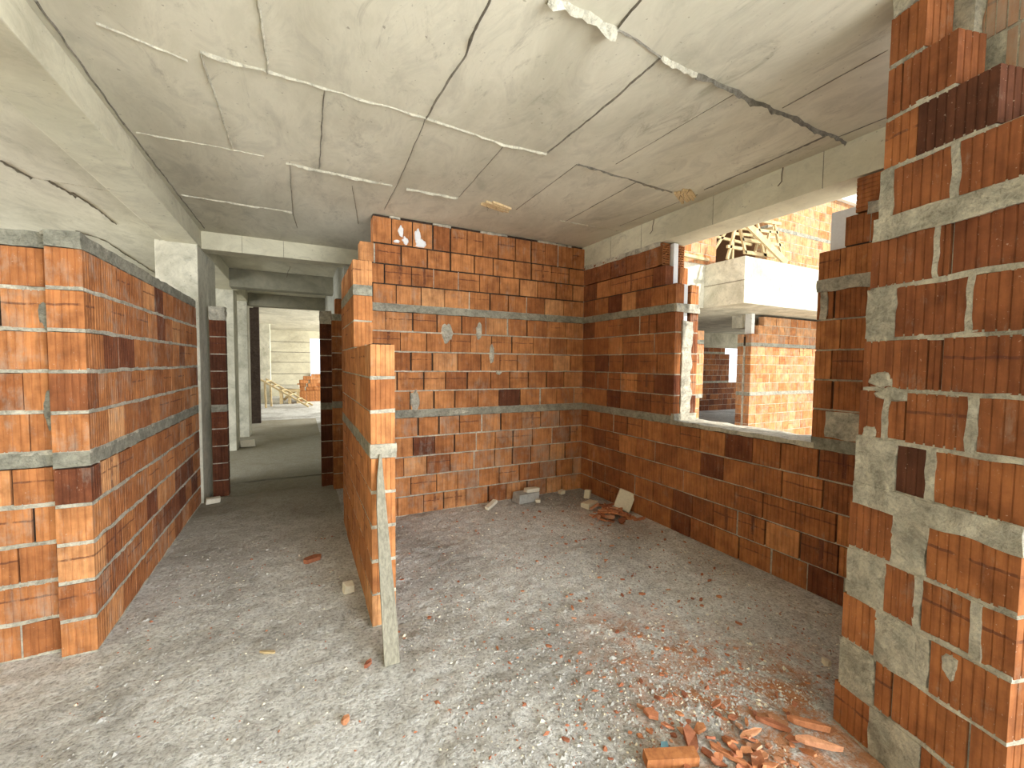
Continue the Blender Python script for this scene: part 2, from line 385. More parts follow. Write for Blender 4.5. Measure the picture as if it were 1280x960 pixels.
# ------------------------------------------------------------------ floor
def ground_z(x, y):
    z = .007 * noise.fractal(Vector((x * 2.2, y * 2.2, 3)), 1, 2, 4) + .009 * noise.fractal(Vector((x * 12, y * 12, 9)), .9, 2, 3) * (1 if x > .4 else .55)
    if y > 5.5 and -1.3 < x < 3.3: z -= .03
    return z
mb = MB()
x0, x1, y0, y1, st = -2.6, 3.05, -.2, 6.2, .022
nx, ny = int((x1 - x0) / st), int((y1 - y0) / st)
for j in range(ny + 1):
    for i in range(nx + 1):
        x, y = x0 + i * st, y0 + j * st; mb.v.append((x, y, ground_z(x, y)))
for j in range(ny):
    for i in range(nx):
        a = j * (nx + 1) + i; mb.f.append((a, a + 1, a + nx + 2, a + nx + 1)); mb.m.append(0); mb.c.append((0, 0, 0)); mb.uv.append([(0, 0)] * 4)
i0 = len(mb.v)
for (a, b_, c, d) in ((-7, 6.2, 7, 21.3), (-7, -4, 3.3, -.2), (-7, -.2, -2.6, 6.2), (3.05, -.2, 3.3, 6.2)):
    zz = -.03 if b_ == 6.2 else -.001
    mb.face([(a, b_, zz), (c, b_, zz), (c, d, zz), (a, d, zz)])
mb.box((-7, -4, -.3), (3.3, 21.3, -.06))
o = struct('floor', mb, FLOOR); 
for p in o.data.polygons: p.use_smooth = True
mb = MB(); mb.face([(-60, -60, -.35), (60, -60, -.35), (60, 60, -.35), (-60, 60, -.35)])
struct('ground', mb, GROUND)

# ------------------------------------------------------------------ ceiling with its formwork joints
CZ = 2.87
def ray_to(px, py, ax, val):
    r = Vector((ex.dot(Vector((px - 640, py - 480, F_PX))), ey.dot(Vector((px - 640, py - 480, F_PX))), ez.dot(Vector((px - 640, py - 480, F_PX)))))
    o_ = Vector((0, 0, 1.5)); t = (val - o_[ax]) / r[ax]; return o_ + r * t
mb = MB(); mb.box((-7, -4, CZ), (3.3, 21.3, 3.36))
def seam(pts, w, h, mi, seed, taper=True):
    w, h = w * 1.35 + .002, h * 1.35 + .001
    P = [ray_to(x, y, 2, CZ) for x, y in pts]
    for a, b_ in zip(P, P[1:]):
        L = (b_ - a).length; n = max(2, int(L / .025)); d = (b_ - a) / L; s = Vector((-d.y, d.x, 0)); prev = None
        for k in range(n + 1):
            p = a + d * (L * k / n); q = noise.noise(Vector((p.x * 9, p.y * 9, seed))); r = noise.noise(Vector((p.x * 31, p.y * 31, seed + 5)))
            off = s * (q * w * .5); ww = w * (.6 + .6 * abs(r)); hh = h * max(.25, .7 + .6 * r + .35 * q)
            cur = [p + off - s * ww / 2 + Vector((0, 0, .001)), p + off + s * r * .002 - Vector((0, 0, hh)), p + off + s * ww / 2 + Vector((0, 0, .001))]
            if prev:
                mb.face([prev[0], prev[1], cur[1], cur[0]], mi); mb.face([prev[1], prev[2], cur[2], cur[1]], mi)
            prev = cur
LT, DK = 1, 2
for sd, (pts, w, h, mi) in enumerate([
    ([(322, -10), (335, 90)], .012, .010, LT), ([(250, 65), (310, 83)], .020, .012, LT), ([(310, 83), (335, 88), (420, 115), (533, 147), (630, 180), (683, 192)], .010, .009, LT),
    ([(250, 65), (292, 187)], .010, .009, LT), ([(405, 112), (399, 210)], .007, .005, DK), ([(616, -10), (580, 70), (533, 147)], .011, .008, DK),
    ([(533, 147), (497, 230)], .006, .004, DK), ([(170, 165), (292, 187), (330, 195)], .007, .006, LT), ([(357, 203), (490, 232)], .018, .013, LT), ([(508, 235), (572, 247)], .018, .013, LT),
    ([(826, 71), (760, 130), (685, 190)], .010, .008, DK), ([(632, 180), (574, 246)], .005, .003, DK), ([(685, -2), (772, 36)], .030, .028, LT), ([(772, 36), (826, 71)], .010, .006, DK),
    ([(826, 71), (870, 93)], .022, .018, LT), ([(870, 93), (920, 115), (1060, 180)], .020, .020, DK), ([(802, -2), (772, 35)], .010, .008, DK), ([(917, 118), (770, 205)], .004, .002, DK),
    ([(722, 205), (840, 240)], .012, .010, DK), ([(722, 205), (645, 262)], .005, .003, DK), ([(795, 228), (706, 277)], .006, .004, DK), ([(1032, 170), (880, 237)], .008, .007, DK),
    ([(1110, 62), (978, 135)], .004, .003, DK), ([(1112, 145), (1045, 172)], .006, .005, DK), ([(226, 243), (300, 255), (365, 265)], .014, .010, LT), ([(362, 202), (366, 268)], .004, .003, DK),
    ([(872, 243), (775, 282)], .005, .003, DK), ([(700, 275), (782, 290)], .008, .007, LT), ([(120, 28), (170, 48), (235, 75)], .007, .006, LT), ([(497, 230), (480, 262)], .004, .003, DK),
    ([(0, 200), (38, 222)], .020, .012, DK), ([(38, 222), (100, 232), (200, 250)], .006, .004, LT), ([(0, 108), (60, 152), (110, 196), (145, 240)], .008, .006, DK), ([(90, 240), (115, 256), (145, 280)], .014, .010, DK), ([(60, 225), (95, 246)], .018, .012, DK),
    ([(95, 288), (130, 300), (200, 345)], .012, .01, DK), ([(44, 0), (150, 148), (255, 285)], .010, .006, DK), ([(366, 268), (372, 285)], .003, .002, DK), ([(440, 232), (448, 280)], .004, .002, DK)]):
    seam(pts, w, h, mi, sd * 2.3)
struct('ceiling', mb, [CEIL, RIDGE, CRACK])

# ------------------------------------------------------------------ beams and columns
def beam_obj(name, a, b_, m=BEAM, jn=None, ax=1):
    mb = MB(); mb.box(a, b_)
    if jn:      # faint shutter joints
        for t in jn:
            if ax == 1: mb.box((a[0] - .002, t - .002, a[2] - .001), (a[0] + .01, t + .002, b_[2]), 1)
            else: mb.box((t - .002, a[1] - .002, a[2] - .001), (t + .002, a[1] + .01, b_[2]), 1)
    o = struct(name, mb, [m, CRACK]); bv = o.modifiers.new('soft_edge', 'BEVEL'); bv.width = .006; bv.segments = 2; bv.limit_method = 'ANGLE'; return o
beam_obj('concrete_beam', (-1.19, -4, 2.69), (-.915, 11, 2.871))
beam_obj('concrete_beam', (-.916, 5.5, 2.685), (2.9, 5.72, 2.872), jn=[-.55, -.15], ax=0)
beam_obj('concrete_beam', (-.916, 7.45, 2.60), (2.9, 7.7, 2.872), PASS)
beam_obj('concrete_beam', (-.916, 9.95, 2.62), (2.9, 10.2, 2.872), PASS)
beam_obj('concrete_beam', (3.0, .3, 2.64), (3.30, 6.1, 2.872), jn=[1.55, 2.35, 3.15, 3.6])
for (a, b_) in (((-1.27, 5.35, -.05), (-.925, 5.85, 2.70)), ((-1.33, 8.45, -.05), (-.985, 8.9, 2.70)), ((-1.2, 9.9, -.05), (-.93, 10.35, 2.70)), ((-1.5, 17.8, -.05), (-.98, 18.3, 2.88))):
    beam_obj('concrete_column', a, b_, COLUMN)
beam_obj('concrete_column', (-.99, 5.85, -.05), (-.925, 6.36, 2.70), COLUMN)

# ------------------------------------------------------------------ brick walls of the room
# back wall (faces the camera)
GD = .0016
mb = MB(); fr = Frame((0, 4.07, 0), 0)
def ext_back(z):
    if z > 2.6: return [(.615, 3.0)]
    if z > 2.42: return [(.50, 3.0)]
    return [(.485, 3.0)]
random.seed(11)
wall(mb, fr, ext_back, .135, (.6, .86), (.21, .265), vj=.12, dirt=.25, dirt_low=.5, dark=.05, bed=.006, gaps=(.007, .010, .014, .018), topw=(.165, .205), levels=LV[:-1] + [(2.605, 2.85)], top=2.86)
for (u, z, w, h) in ((1.33, 1.80, .11, .2), (1.67, 1.83, .07, .2), (1.82, 1.6, .06, .19), (1.0, 1.13, .10, .20), (.87, 2.74, .05, .10), (.91, 2.66, .06, .07), (1.03, 2.72, .07, .12), (1.06, 2.65, .12, .08), (.83, 2.64, .06, .03), (1.46, 1.0, .2, .05), (1.9, 1.4, .07, .05)):
    blotch(mb, fr, u, -.003, z, w, h, 1 if z < 2.4 else 3, .007, u * 7)
# ragged mortar along the ceiling
rough_slab(mb, fr, .62, 2.98, .02, .12, 2.84, 2.868, 2, .006, .05)
for k in range(14):
    u = random.uniform(.62, 2.9); rough_slab(mb, fr, u, u + random.uniform(.05, .18), .0, .1, 2.845, 2.865, 1, .006, .03, seed=k)
struct('wall_back', mb, BM)

GD = .0032
# right wall with the window opening (faces -X): u runs towards the camera
mb = MB(); fr = Frame((3.0, 4.07, 0), -pi / 2)
WY0, WY1 = 4.07 - 2.70, 4.07 - 1.55
END = 3.55
def ext_right(z):
    if z < 1.0: return [(0, END)]
    if z < 2.22: return [(0, WY0), (WY1, END)]
    if z < 2.42: return [(0, WY0 - .13), (WY1 + .14, END)]
    return [(0, WY0 - .17), (WY1 + .19, END)]
def rshade(u, z, sh):
    return max(sh, .22)
random.seed(23)
wall(mb, fr, lambda z: ext_right(z) if z < 2.42 else [], .10, (.40, .66), (.20, .26), dark=.03, vj=.25, dirt=.12, dirt_low=.15, rec=.008, shade_fn=rshade, top=2.43)
# outer leaf and cavity board
wall(mb, fr, lambda z: ext_right(z) if z < 2.42 else [], .10, (.45, .75), (.20, .26), v0=.19, vj=.4, dirt=.3, top=2.43)
# last course: bricks laid on their side
for v0 in (0, .19):
    for (a, b_) in ext_right(2.5):
        u = a
        while u < b_ - .03:
            e = min(u + random.uniform(.22, .27), b_); e = b_ if b_ - e < .08 else e
            hol = abs(e - (WY0 - .17)) < .01
            brick(mb, fr, u, e - .006 - (.05 if hol else 0), v0, v0 + .10, 2.425, 2.63, random.uniform(.2, .5), horiz=True)
            if hol:     # perforated end
                za, zb = 2.425, 2.63; c = (.62, .1, .2)
                def bb(ua, ub, va, vb, z_a, z_b): mb.solid([fr(uu, v, z) for z in (z_a, z_b) for (uu, v) in ((ua, va), (ub, va), (ub, vb), (ua, vb))], [(0, 1, 5, 4), (1, 2, 6, 5), (2, 3, 7, 6), (3, 0, 4, 7), (3, 2, 1, 0), (4, 5, 6, 7)], 0, c)
                ea, eb = e - .057, e - .006
                for k in range(10):
                    zz = za + (zb - za - .008) * k / 9; bb(ea, eb, v0, v0 + .10, zz, zz + .008)
                for k, vv in enumerate((0, .092)): bb(ea, eb, v0 + vv, v0 + vv + .008, za, zb)
                for k in range(9):
                    zz = za + (zb - za - .008) * k / 9
                    for vv in ((.030, .062) if k % 2 else (.046,)) : bb(ea, eb, v0 + vv, v0 + vv + .007, zz, zz + .02)
            u = e
# sill screed and mortar in the cavity at the jamb
rough_slab(mb, fr, WY0 - .02, WY1 + .02, -.004, .30, .965, 1.0, 1, .006, .03, seed=3)
rough_slab(mb, fr, WY0 - .03, WY0 + .012, .085, .205, .99, 1.9, 1, .010, .03, seed=9)
rough_slab(mb, fr, WY1 - .006, WY1 + .04, .09, .2, .99, 2.2, 1, .006, .03, seed=19)
rough_slab(mb, fr, WY0 - .02, WY0 + .014, .0, .29, .985, 1.06, 1, .008, .03, seed=29)
rough_slab(mb, fr, WY0 - .02, WY0 + .012, -.003, .29, 1.98, 2.055, 1, .006, .03, seed=39)
rough_slab(mb, fr, 0.02, WY0 - .2, -.001, .05, 2.60, 2.648, 1, .006, .03, seed=49)
# big mortar patch beside the pillar and thick smears near the jamb
rough_slab(mb, fr, WY1 + .08, WY1 + .30, -.006, .02, 1.05, 1.215, 1, .006, .03, seed=59)
rough_slab(mb, fr, WY1 + .02, WY1 + .06, -.004, .02, 1.80, 1.98, 1, .006, .03, seed=69)
rough_slab(mb, fr, WY1 - .004, END, -.006, .02, 1.975, 2.06, 1, .008, .03, seed=79)
rough_slab(mb, fr, WY1 + .25, END, -.004, .02, 2.40, 2.47, 1, .008, .03, seed=89)
struct('wall_right', mb, BM)
mb = MB(); fr2 = Frame((3.0, 4.07, 0), -pi / 2)
for (a, b_, z0, z1) in ((0.02, WY0 - .02, 1.0, 2.235), (0.02, WY0 - .14, 2.235, 2.63), (WY1 + .02, END, 1.0, 2.2), (WY1 + .005, END, 2.2, 2.50)):
    mb.solid([fr2(u, v, z) for z in (z0, z1) for (u, v) in ((a, .112), (b_, .112), (b_, .168), (a, .168))], [(0, 1, 5, 4), (1, 2, 6, 5), (2, 3, 7, 6), (3, 0, 4, 7), (3, 2, 1, 0), (4, 5, 6, 7)], 0)
tag(struct('cavity_board', mb, FOAM), kind='structure')

# partition between room and passage, stepped end
mb = MB(); fr = Frame((.345, 4.15, 0), -pi / 2)     # u towards camera, v towards +X
PE, PU = 4.15 - 2.40, 4.15 - 3.2
def ext_part(z):
    if z < 1.6: return [(0, PE)]
    if z < 2.26: return [(0, PU)]
    return []
random.seed(31)
lvp = [(0, .188), (.188, .382), (.382, .577), (.577, .772), (.772, .967), ('b', .967, 1.035), (1.035, 1.225), (1.225, 1.415),
       (1.415, 1.605), (1.605, 1.797), (1.797, 1.985), ('b', 1.985, 2.05), (2.05, 2.235)]
wall(mb, fr, ext_part, .13, (.66, .88), (.215, .27), vj=.4, dirt=.1, levels=lvp, dark=0)
rough_slab(mb, fr, PE - .05, PE + .006, -.004, .134, .965, 1.04, 1, .007, .02, seed=2)
for z in (.188, .382, .577, .772, 1.225, 1.415): rough_slab(mb, fr, PE - .05, PE + .003, .0, .13, z - .008, z + .009, 1, .005, .02, seed=z * 9)
struct('wall_partition', mb, BM)
# walls beyond it
mb = MB(); fr = Frame((.335, 5.27, 0), 0); random.seed(5)
wall(mb, fr, lambda z: [(0, .9)] if z < 2.06 else ([(.035, .9)] if z < 2.24 else []), .13, (.42, .65), (.2, .26), top=2.24)
struct('wall_passage_right', mb, BM)
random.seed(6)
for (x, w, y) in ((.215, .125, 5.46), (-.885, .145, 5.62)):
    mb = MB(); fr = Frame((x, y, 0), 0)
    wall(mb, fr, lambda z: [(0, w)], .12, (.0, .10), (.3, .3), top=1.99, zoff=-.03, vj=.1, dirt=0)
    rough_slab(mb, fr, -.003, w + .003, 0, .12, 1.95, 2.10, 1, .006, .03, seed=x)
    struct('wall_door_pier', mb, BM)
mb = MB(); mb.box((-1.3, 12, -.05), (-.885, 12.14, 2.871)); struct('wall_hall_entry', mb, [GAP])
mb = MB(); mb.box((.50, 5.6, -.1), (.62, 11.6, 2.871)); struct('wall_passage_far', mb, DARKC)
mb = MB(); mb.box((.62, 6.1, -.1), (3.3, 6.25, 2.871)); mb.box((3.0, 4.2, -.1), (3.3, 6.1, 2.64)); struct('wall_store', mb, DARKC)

# left wall of the passage and its return
LVL = LV[:6] + [(1.035 + .203 * i, 1.035 + .203 * (i + 1)) for i in range(5)]
mb = MB(); fr = Frame((-1.085, 2.82, 0), pi / 2, True)      # u away from camera, v towards +X (flipped)
random.seed(41)
wall(mb, fr, lambda z: [(0, 2.53)], .135, (.46, .74), (.20, .27), vj=.6, dirt=.35, top=2.06, levels=LVL, bed=.009, rec=.001, dark=.1)
rough_slab(mb, fr, -.004, 2.53, 0.003, .132, 2.045, 2.118, 4, .005, .04, seed=4)
struct('wall_left', mb, [BRICK, MORTAR, GAP, DARKC, BANDM])
mb = MB(); fr = Frame((-3.0, 2.90, 0), 0); random.seed(43)
wall(mb, fr, lambda z: [(0, 1.912)], .13, (.48, .74), (.24, .30), vj=.3, dirt=.35, levels=LVL, top=2.06, bed=.009, rec=.001)
rough_slab(mb, fr, 0, 1.90, 0.003, .125, 2.045, 2.12, 4, .005, .04, seed=14)
blotch(mb, fr, 1.88, -.001, 1.72, .06, .15, 4, .004, 3); blotch(mb, fr, 1.88, -.001, 1.25, .05, .2, 4, .004, 5)
for (u, z) in ((1.895, 2.115), (1.905, 2.09), (1.96, 2.118)): blotch(mb, fr, u, -.004, z, .035, .03, 1, .02, z * 9)
struct('wall_left_return', mb, [BRICK, MORTAR, GAP, DARKC, BANDM])

GD = .0045
# near right pillar wall, laid brick by brick as seen
PA = math.atan2(-.966, -.26)
mb = MB(); fr = Frame((1.99, .88, 0), PA)           # u towards camera, v away from passage side
random.seed(53)
TH = .12
rows = {
 0: [('b', -.02, .125, .72), ('p', .125, .29), ('b', .295, .50, .7)],
 1: [('p', .0, .13), ('b', .137, .188, .72), ('b', .197, .411, .78), ('b', .421, .505, .7)],
 2: [('b', .0, .13, .8), ('p', .132, .30), ('b', .307, .505, .72)],
 3: [('p', .01, .15), ('b', .152, .25, .62), ('p', .25, .268), ('b', .272, .404, .75), ('p', .406, .428), ('b', .430, .508, .72)],
 4: [('b', .01, .17, .6), ('p', .17, .275), ('b', .278, .508, .74)],
 6: [('p', .025, .165), ('d', .17, .264, .05), ('p', .264, .286), ('b', .288, .508, .66)],
 7: [('b', .028, .116, .5), ('p', .116, .132), ('b', .132, .186, .6), ('b', .194, .366, .56), ('p', .366, .390), ('b', .391, .508, .55)],
 8: [('b', .034, .244, .52), ('b', .250, .283, .5), ('b', .292, .508, .48)],
 9: [('p', .040, .138), ('b', .140, .348, .46), ('p', .348, .36), ('b', .361, .508, .5)],
 10: [('b', .045, .250, .5), ('p', .250, .262), ('b', .262, .292, .5), ('b', .301, .508, .42)],
 12: [('p', .066, .108), ('b', .110, .286, .55), ('p', .286, .305), ('b', .306, .508, .5)],
 13: [('b', .072, .177, .72), ('d', .180, .393, .06)],
 14: [('b', .074, .118, .55), ('b', .124, .282, .52)],
 15: [('b', .072, .187, .62)]}
for k, segs in rows.items():
    z0, z1 = LV[k]; a, e = segs[0][1], segs[-1][2]
    mb.solid([fr(u, v, z) for z in (z0, z1) for (u, v) in ((a + .01, .012), (e - .01, .012), (e - .01, TH - .01), (a + .01, TH - .01))], [(0, 1, 5, 4), (1, 2, 6, 5), (2, 3, 7, 6), (3, 0, 4, 7)], 1)
    rough_slab(mb, fr, a + .003, e - .003, .001, TH - .001, z0 - .009, z0 + .010, 1, .004, .025, seed=k)
    for sg in segs:
        if sg[0] == 'p': rough_slab(mb, fr, sg[1] - .002, sg[2] + .002, -.002, .05, z0 + .004, z1 - .002, 1, .006, .02, seed=sg[1] * 40 + k)
        else: brick(mb, fr, sg[1], sg[2], 0, TH, z0 + .006, z1 - .007, sg[3] * .72 - .04, g=(.3 if sg[0] == 'd' else random.choice([.3, .7, .9])), dirt=.15)
rough_slab(mb, fr, .02, .512, -.005, TH + .002, .955, 1.04, 1, .007, .02, seed=77)
rough_slab(mb, fr, .05, .512, -.005, TH + .002, 1.975, 2.055, 1, .007, .02, seed=78)
rough_slab(mb, fr, .078, .19, .0, TH, 2.785, 2.868, 1, .006, .02, seed=79)
for (u, z, w, h) in ((.11, .30, .05, .05), (.1, 1.45, .09, .06), (.14, 1.40, .12, .05), (.36, .52, .05, .09), (.07, 1.24, .05, .06)): blotch(mb, fr, u, -.002, z, w, h, 1, .006, u * 9)
struct('wall_pillar', mb, BM)
# second leaf behind it, with the cavity fill between
mb = MB(); random.seed(54)
for k in (12, 13, 14, 15):
    z0, z1 = LV[k]
    e = .50 if k > 13 else .47
    brick(mb, fr, .06, .30, .17, .27, z0 + .006, z1 - .006, .5, dirt=.8); brick(mb, fr, .305, e if k < 15 else .46, .17, .27, z0 + .006, z1 - .006, .52, dirt=.9)
rough_slab(mb, fr, .06, .5, .172, .26, 2.785, 2.868, 1, .006, .03, seed=81)
rough_slab(mb, fr, .06, .45, .172, .268, 2.03, 2.79, 1, .001, .1, seed=83)
rough_slab(mb, fr, .15, .245, .125, .165, 2.6, 2.83, 1, .006, .03, seed=82)
for k in range(12): 
    z0, z1 = LV[k][-2:]
    if k not in (5, 11): brick(mb, fr, .02, .25, .17, .27, z0 + .004, z1 - .004, .55); brick(mb, fr, .256, .5, .17, .27, z0 + .004, z1 - .004, .6)
struct('wall_pillar_leaf', mb, BM)
mb = MB()
mb.solid([fr(u, v, z) for z in (-.05, 2.871) for (u, v) in ((.505, .16), (.85, .16), (.85, .5), (.505, .5))], [(0, 1, 5, 4), (1, 2, 6, 5), (2, 3, 7, 6), (3, 0, 4, 7), (3, 2, 1, 0), (4, 5, 6, 7)], 0)
struct('concrete_column', mb, BEAM)
mb = MB(); fr = Frame((2.25, .72, 0), 0); random.seed(55)
wall(mb, fr, lambda z: [(0, .74)], .12, (.5, .7), (.22, .27), groove=False); struct('wall_gap_blocker', mb, BM)  # unseen wall added to stop light coming past the pillar

mb = MB(); mb.box((-3.15, -4, -.1), (-3.0, 3.03, 2.871)); mb.box((-3.0, -4.15, -.1), (.3, -4, 2.871)); struct('wall_light_blocker', mb, BEAM)  # unseen walls added to keep light off the left-facing brickwork
mb = MB(); mb.box((-7, -4, 3.36), (3.3, 21.3, 9.5)); struct('wall_sky_blocker', mb, WHITEC)  # unseen mass added overhead to cut the sky light in the yard
GD = .003
# ------------------------------------------------------------------ far hall at the end of the passage
mb = MB(); fr = Frame((-4, 21, 0), 0)
mb.box((-7, 21, -.1), (.42, 21.2, 2.871)); 
for z in (.45, .95, 1.45, 1.9, 2.35): mb.box((-7, 20.985, z), (.42, 21.0, z + .025), 1)
mb.box((.42, 21, -.1), (7, 21.2, .55)); mb.box((.42, 21, 2.55), (7, 21.2, 2.871)); mb.box((2.6, 21, .5), (7, 21.2, 2.6))
struct('wall_hall_far', mb, [BEAM, CRACK])
mb = MB(); fr = Frame((.44, 20.86, 0), 0); random.seed(66)
wall(mb, fr, lambda z: [(0, 2.0)], .12, (.7, .95), (.24, .28), levels=[(0, .19), (.19, .38), (.38, .57), (.57, .76), (.76, .95)], groove=False)
struct('wall_hall_parapet', mb, BM)

# ------------------------------------------------------------------ the wing across the yard
OZ = -.08
OY = 5.43
random.seed(71)
mb = MB(); fr = Frame((0, OY, OZ), 0)
def ext_o(z):
    r = [(8.2, 13.4)] if z < 2.25 else ([(8.42, 13.4)] if z < 2.43 else [(8.6, 13.4)])
    l = [(3.45, 6.72)] if z < 1.0 else ([(3.45, 6.80)] if z < 2.25 else [(3.45, 6.5)])
    return l + r
for v0 in (0, .18): wall(mb, fr, ext_o, .12, (.72, .98), (.2, .27), v0=v0, vj=.8, dirt=.5, dark=0, groove=False, top=2.61 if v0 == 0 else 2.24)
rough_slab(mb, fr, 8.215, 8.3, .12, .18, 0, 1.99, 1, .003, .06)
mb.box((8.22, OY + .1, OZ), (13.4, OY + .2, 2.1), 2); mb.box((3.45, OY + .1, OZ), (6.6, OY + .2, 2.1), 2)
struct('wall_yard_lower', mb, BM)
mb = MB(); fr = Frame((0, OY, 0), 0); random.seed(72)
UL = [(3.37 + .19 * i, 3.37 + .19 * (i + 1)) for i in range(5)] + [('b', 4.32, 4.39)] + [(4.39 + .19 * i, 4.39 + .19 * (i + 1)) for i in range(5)]
wall(mb, fr, lambda z: [(3.45, 7.05), (8.6, 13.4)], .25, (.85, 1.3), (.17, .24), vj=.9, dirt=.5, dark=0, groove=False, levels=UL, top=9)
struct('wall_yard_upper', mb, BM)
mb = MB(); mb.box((3.45, OY - .1, 5.34), (13.6, OY + 5, 5.6)); struct('beam_yard_upper', mb, WHITEC)
mb = MB(); mb.box((6.75, 4.63, 2.57), (13.6, OY, 3.36)); mb.box((3.45, OY, 2.57), (15, 10.4, 3.36))
mb.box((6.742, 4.62, 2.955), (6.75, OY, 2.965), 1)
struct('slab_balcony', mb, [COLUMN, CRACK])
mb = MB(); mb.box((8.28, OY + .06, 2.15), (8.38, OY + .2, 2.572)); struct('column_yard', mb, WHITEC)
mb = MB(); mb.box((8.35, OY + .3, 2.3), (15, OY + .55, 2.58)); mb.box((7.4, 9.5, 2.1), (15, 9.7, 2.58)); struct('beam_yard_inner', mb, COLUMN)
mb = MB(); mb.box((3.45, OY - .1, -.34), (15, 10.4, OZ + .005)); struct('floor_yard', mb, FLOOR)
random.seed(73)
mb = MB(); fr = Frame((0, 9.9, OZ), 0)
wall(mb, fr, lambda z: [(5.0, 14.6)] if z < .97 else ([(5.0, 13.75)] if z < 1.9 else [(5.0, 13.5)]), .12, (.25, .5), (.2, .27), vj=.7, groove=False, top=2.25)
struct('wall_yard_inner', mb, BM)
mb = MB(); mb.box((3.3, OY, OZ), (3.5, 10.4, 5.4)); mb.box((3.5, 10.2, 3.36), (10.5, 10.4, 5.4)); mb.box((8.6, OY + .26, 3.36), (8.75, 10.4, 5.4)); struct('wall_yard_side', mb, plain('raw_brown_wall', (.20, .10, .05)))

# ------------------------------------------------------------------ things: plank, trestle, hooks, timber plugs
pl = MB()
Z = [(0, .350, .424), (.18, .350, .424), (.50, .352, .412), (.72, .356, .405), (.86, .366, .400), (.985, .386, .397)]
yb, yt = 2.045, 2.375
Y_ = lambda z: yb + (yt - yb) * z / .985
Zl = [Vector((a, Y_(z), z)) for z, a, b_ in Z]; Zr = [Vector((b_, Y_(z), z)) for z, a, b_ in Z]; th = Vector((0, .021, -.004))
for i in range(len(Z) - 1):
    a, b_, c, d = Zl[i], Zr[i], Zr[i + 1], Zl[i + 1]
    pl.face([a, b_, c, d]); pl.face([d + th, c + th, b_ + th, a + th]); pl.face([b_, b_ + th, c + th, c], 1); pl.face([a + th, a, d, d + th], 0)
pl.face([Zl[0], Zl[0] + th, Zr[0] + th, Zr[0]]); pl.face([Zl[-1], Zr[-1], Zr[-1] + th, Zl[-1] + th], 1)
base = Vector((.387, 2.05, 0)); pl.v = [tuple(Vector(v) - base + Vector((0, 0, .006))) for v in pl.v]
tag(pl.build('timber_plank', [GREYWOOD, FRESHWOOD], loc=base), 'weathered grey plank with a split pointed tip leaning on the low brick partition', 'plank')

def hook(x, y, zt, label, s):
    c = bpy.data.curves.new('rebar_hook', 'CURVE'); c.dimensions = '3D'; sp = c.splines.new('POLY')
    P = [(0, 0, .07), (-.012, .004, .0), (-.03, -.006, -.03), (-.034, -.01, -.07), (-.045, .012, -.10)]
    sp.points.add(len(P) - 1)
    for q, p in zip(sp.points, P): q.co = (p[0] * s, p[1] * s, p[2] * s, 1)
    c.bevel_depth = .003; c.materials.append(RUST)
    o = bpy.data.objects.new('rebar_hook', c); COL.objects.link(o); o.location = (x, y, zt)
    dg = bpy.context.evaluated_depsgraph_get(); me = bpy.data.meshes.new_from_object(o.evaluated_get(dg)); bpy.data.objects.remove(o)
    o = bpy.data.objects.new('rebar_hook', me); COL.objects.link(o); o.location = (x, y, zt); tag(o, label, 'hook')
hook(3.0, 2.98, 2.83, 'thin rusty wire hook hanging from the concrete beam beside the far timber plug', 1.0)
hook(3.0, 1.80, 2.83, 'thin rusty wire hook on the beam nearer the big right pillar', .9)
hook(-.1, 6.9, 2.83, 'rusty wire hook hanging from the dark passage ceiling between two beams', 1.2)

def plug(cx, cy, L, wd, ang, label, seed):
    random.seed(seed); t = empty('timber_plug', (cx, cy, CZ), label, 'timber scrap'); m1 = MB()
    for k in range(9):
        o_ = (k - 4) * wd / 9; l0, l1 = -L / 2 * random.uniform(.6, 1.1), L / 2 * random.uniform(.6, 1.1)
        bar(m1, (l0, o_, -random.uniform(.004, .012)), (l1, o_ + random.uniform(-.008, .008), -random.uniform(.004, .020)), wd / 7, .018)
    a = m1.build('splintered_board', FRESHWOOD, t)
    for k in range(5):
        m2 = MB(); x_ = random.uniform(-L / 2, L / 2); y_ = random.uniform(-wd / 2, wd / 2)
        bar(m2, (x_, y_, 0), (x_ + random.uniform(-.03, .03), y_ + random.uniform(-.03, .03), -random.uniform(.03, .05)), .002, .002)
        m2.build('nail', RUST, t)
    t.rotation_euler = (0, 0, ang)
plug(1.55, 3.37, .26, .11, .25, 'splintered timber plug left in the ceiling above the back brick wall', 3)
plug(2.78, 2.44, .24, .12, .5, 'splintered timber plug with nails in the ceiling close to the window beam', 4)

# trestle on the balcony
t = empty('timber_trestle', (7.6, 4.9, 3.36), 'pale timber work trestle standing on the balcony corner outside the window', 'trestle')
def tb(p, q, w=.075, th_=.035, nm='brace'):
    m1 = MB(); b0 = Vector((7.6, 4.9, 3.36)); bar(m1, Vector(p) - b0, Vector(q) - b0, w, th_, up=(0, 1, 0)); return m1.build(nm, PALEWOOD, t)
def at(px, py, Y): return ray_to(px, py, 1, Y)
for (x_a, y_a, x_b, y_b, w_, nm) in ((919, 286, 909, 324, .045, 'leg'), (925, 286, 932, 317, .045, 'leg'), (946, 276, 955, 320, .045, 'leg'), (968, 281, 978, 324, .045, 'leg'), (962, 289, 956, 321, .05, 'leg'),
        (918, 284, 973, 291, .05, 'rail'), (946, 275, 976, 280, .055, 'rail'), (927, 299, 978, 307, .055, 'rail'), (930, 315, 969, 321, .055, 'rail'), (909, 308, 927, 311, .05, 'rail')):
    tb(at(x_a, y_a, 4.85), at(x_b, y_b, 4.85), w_, nm=nm)
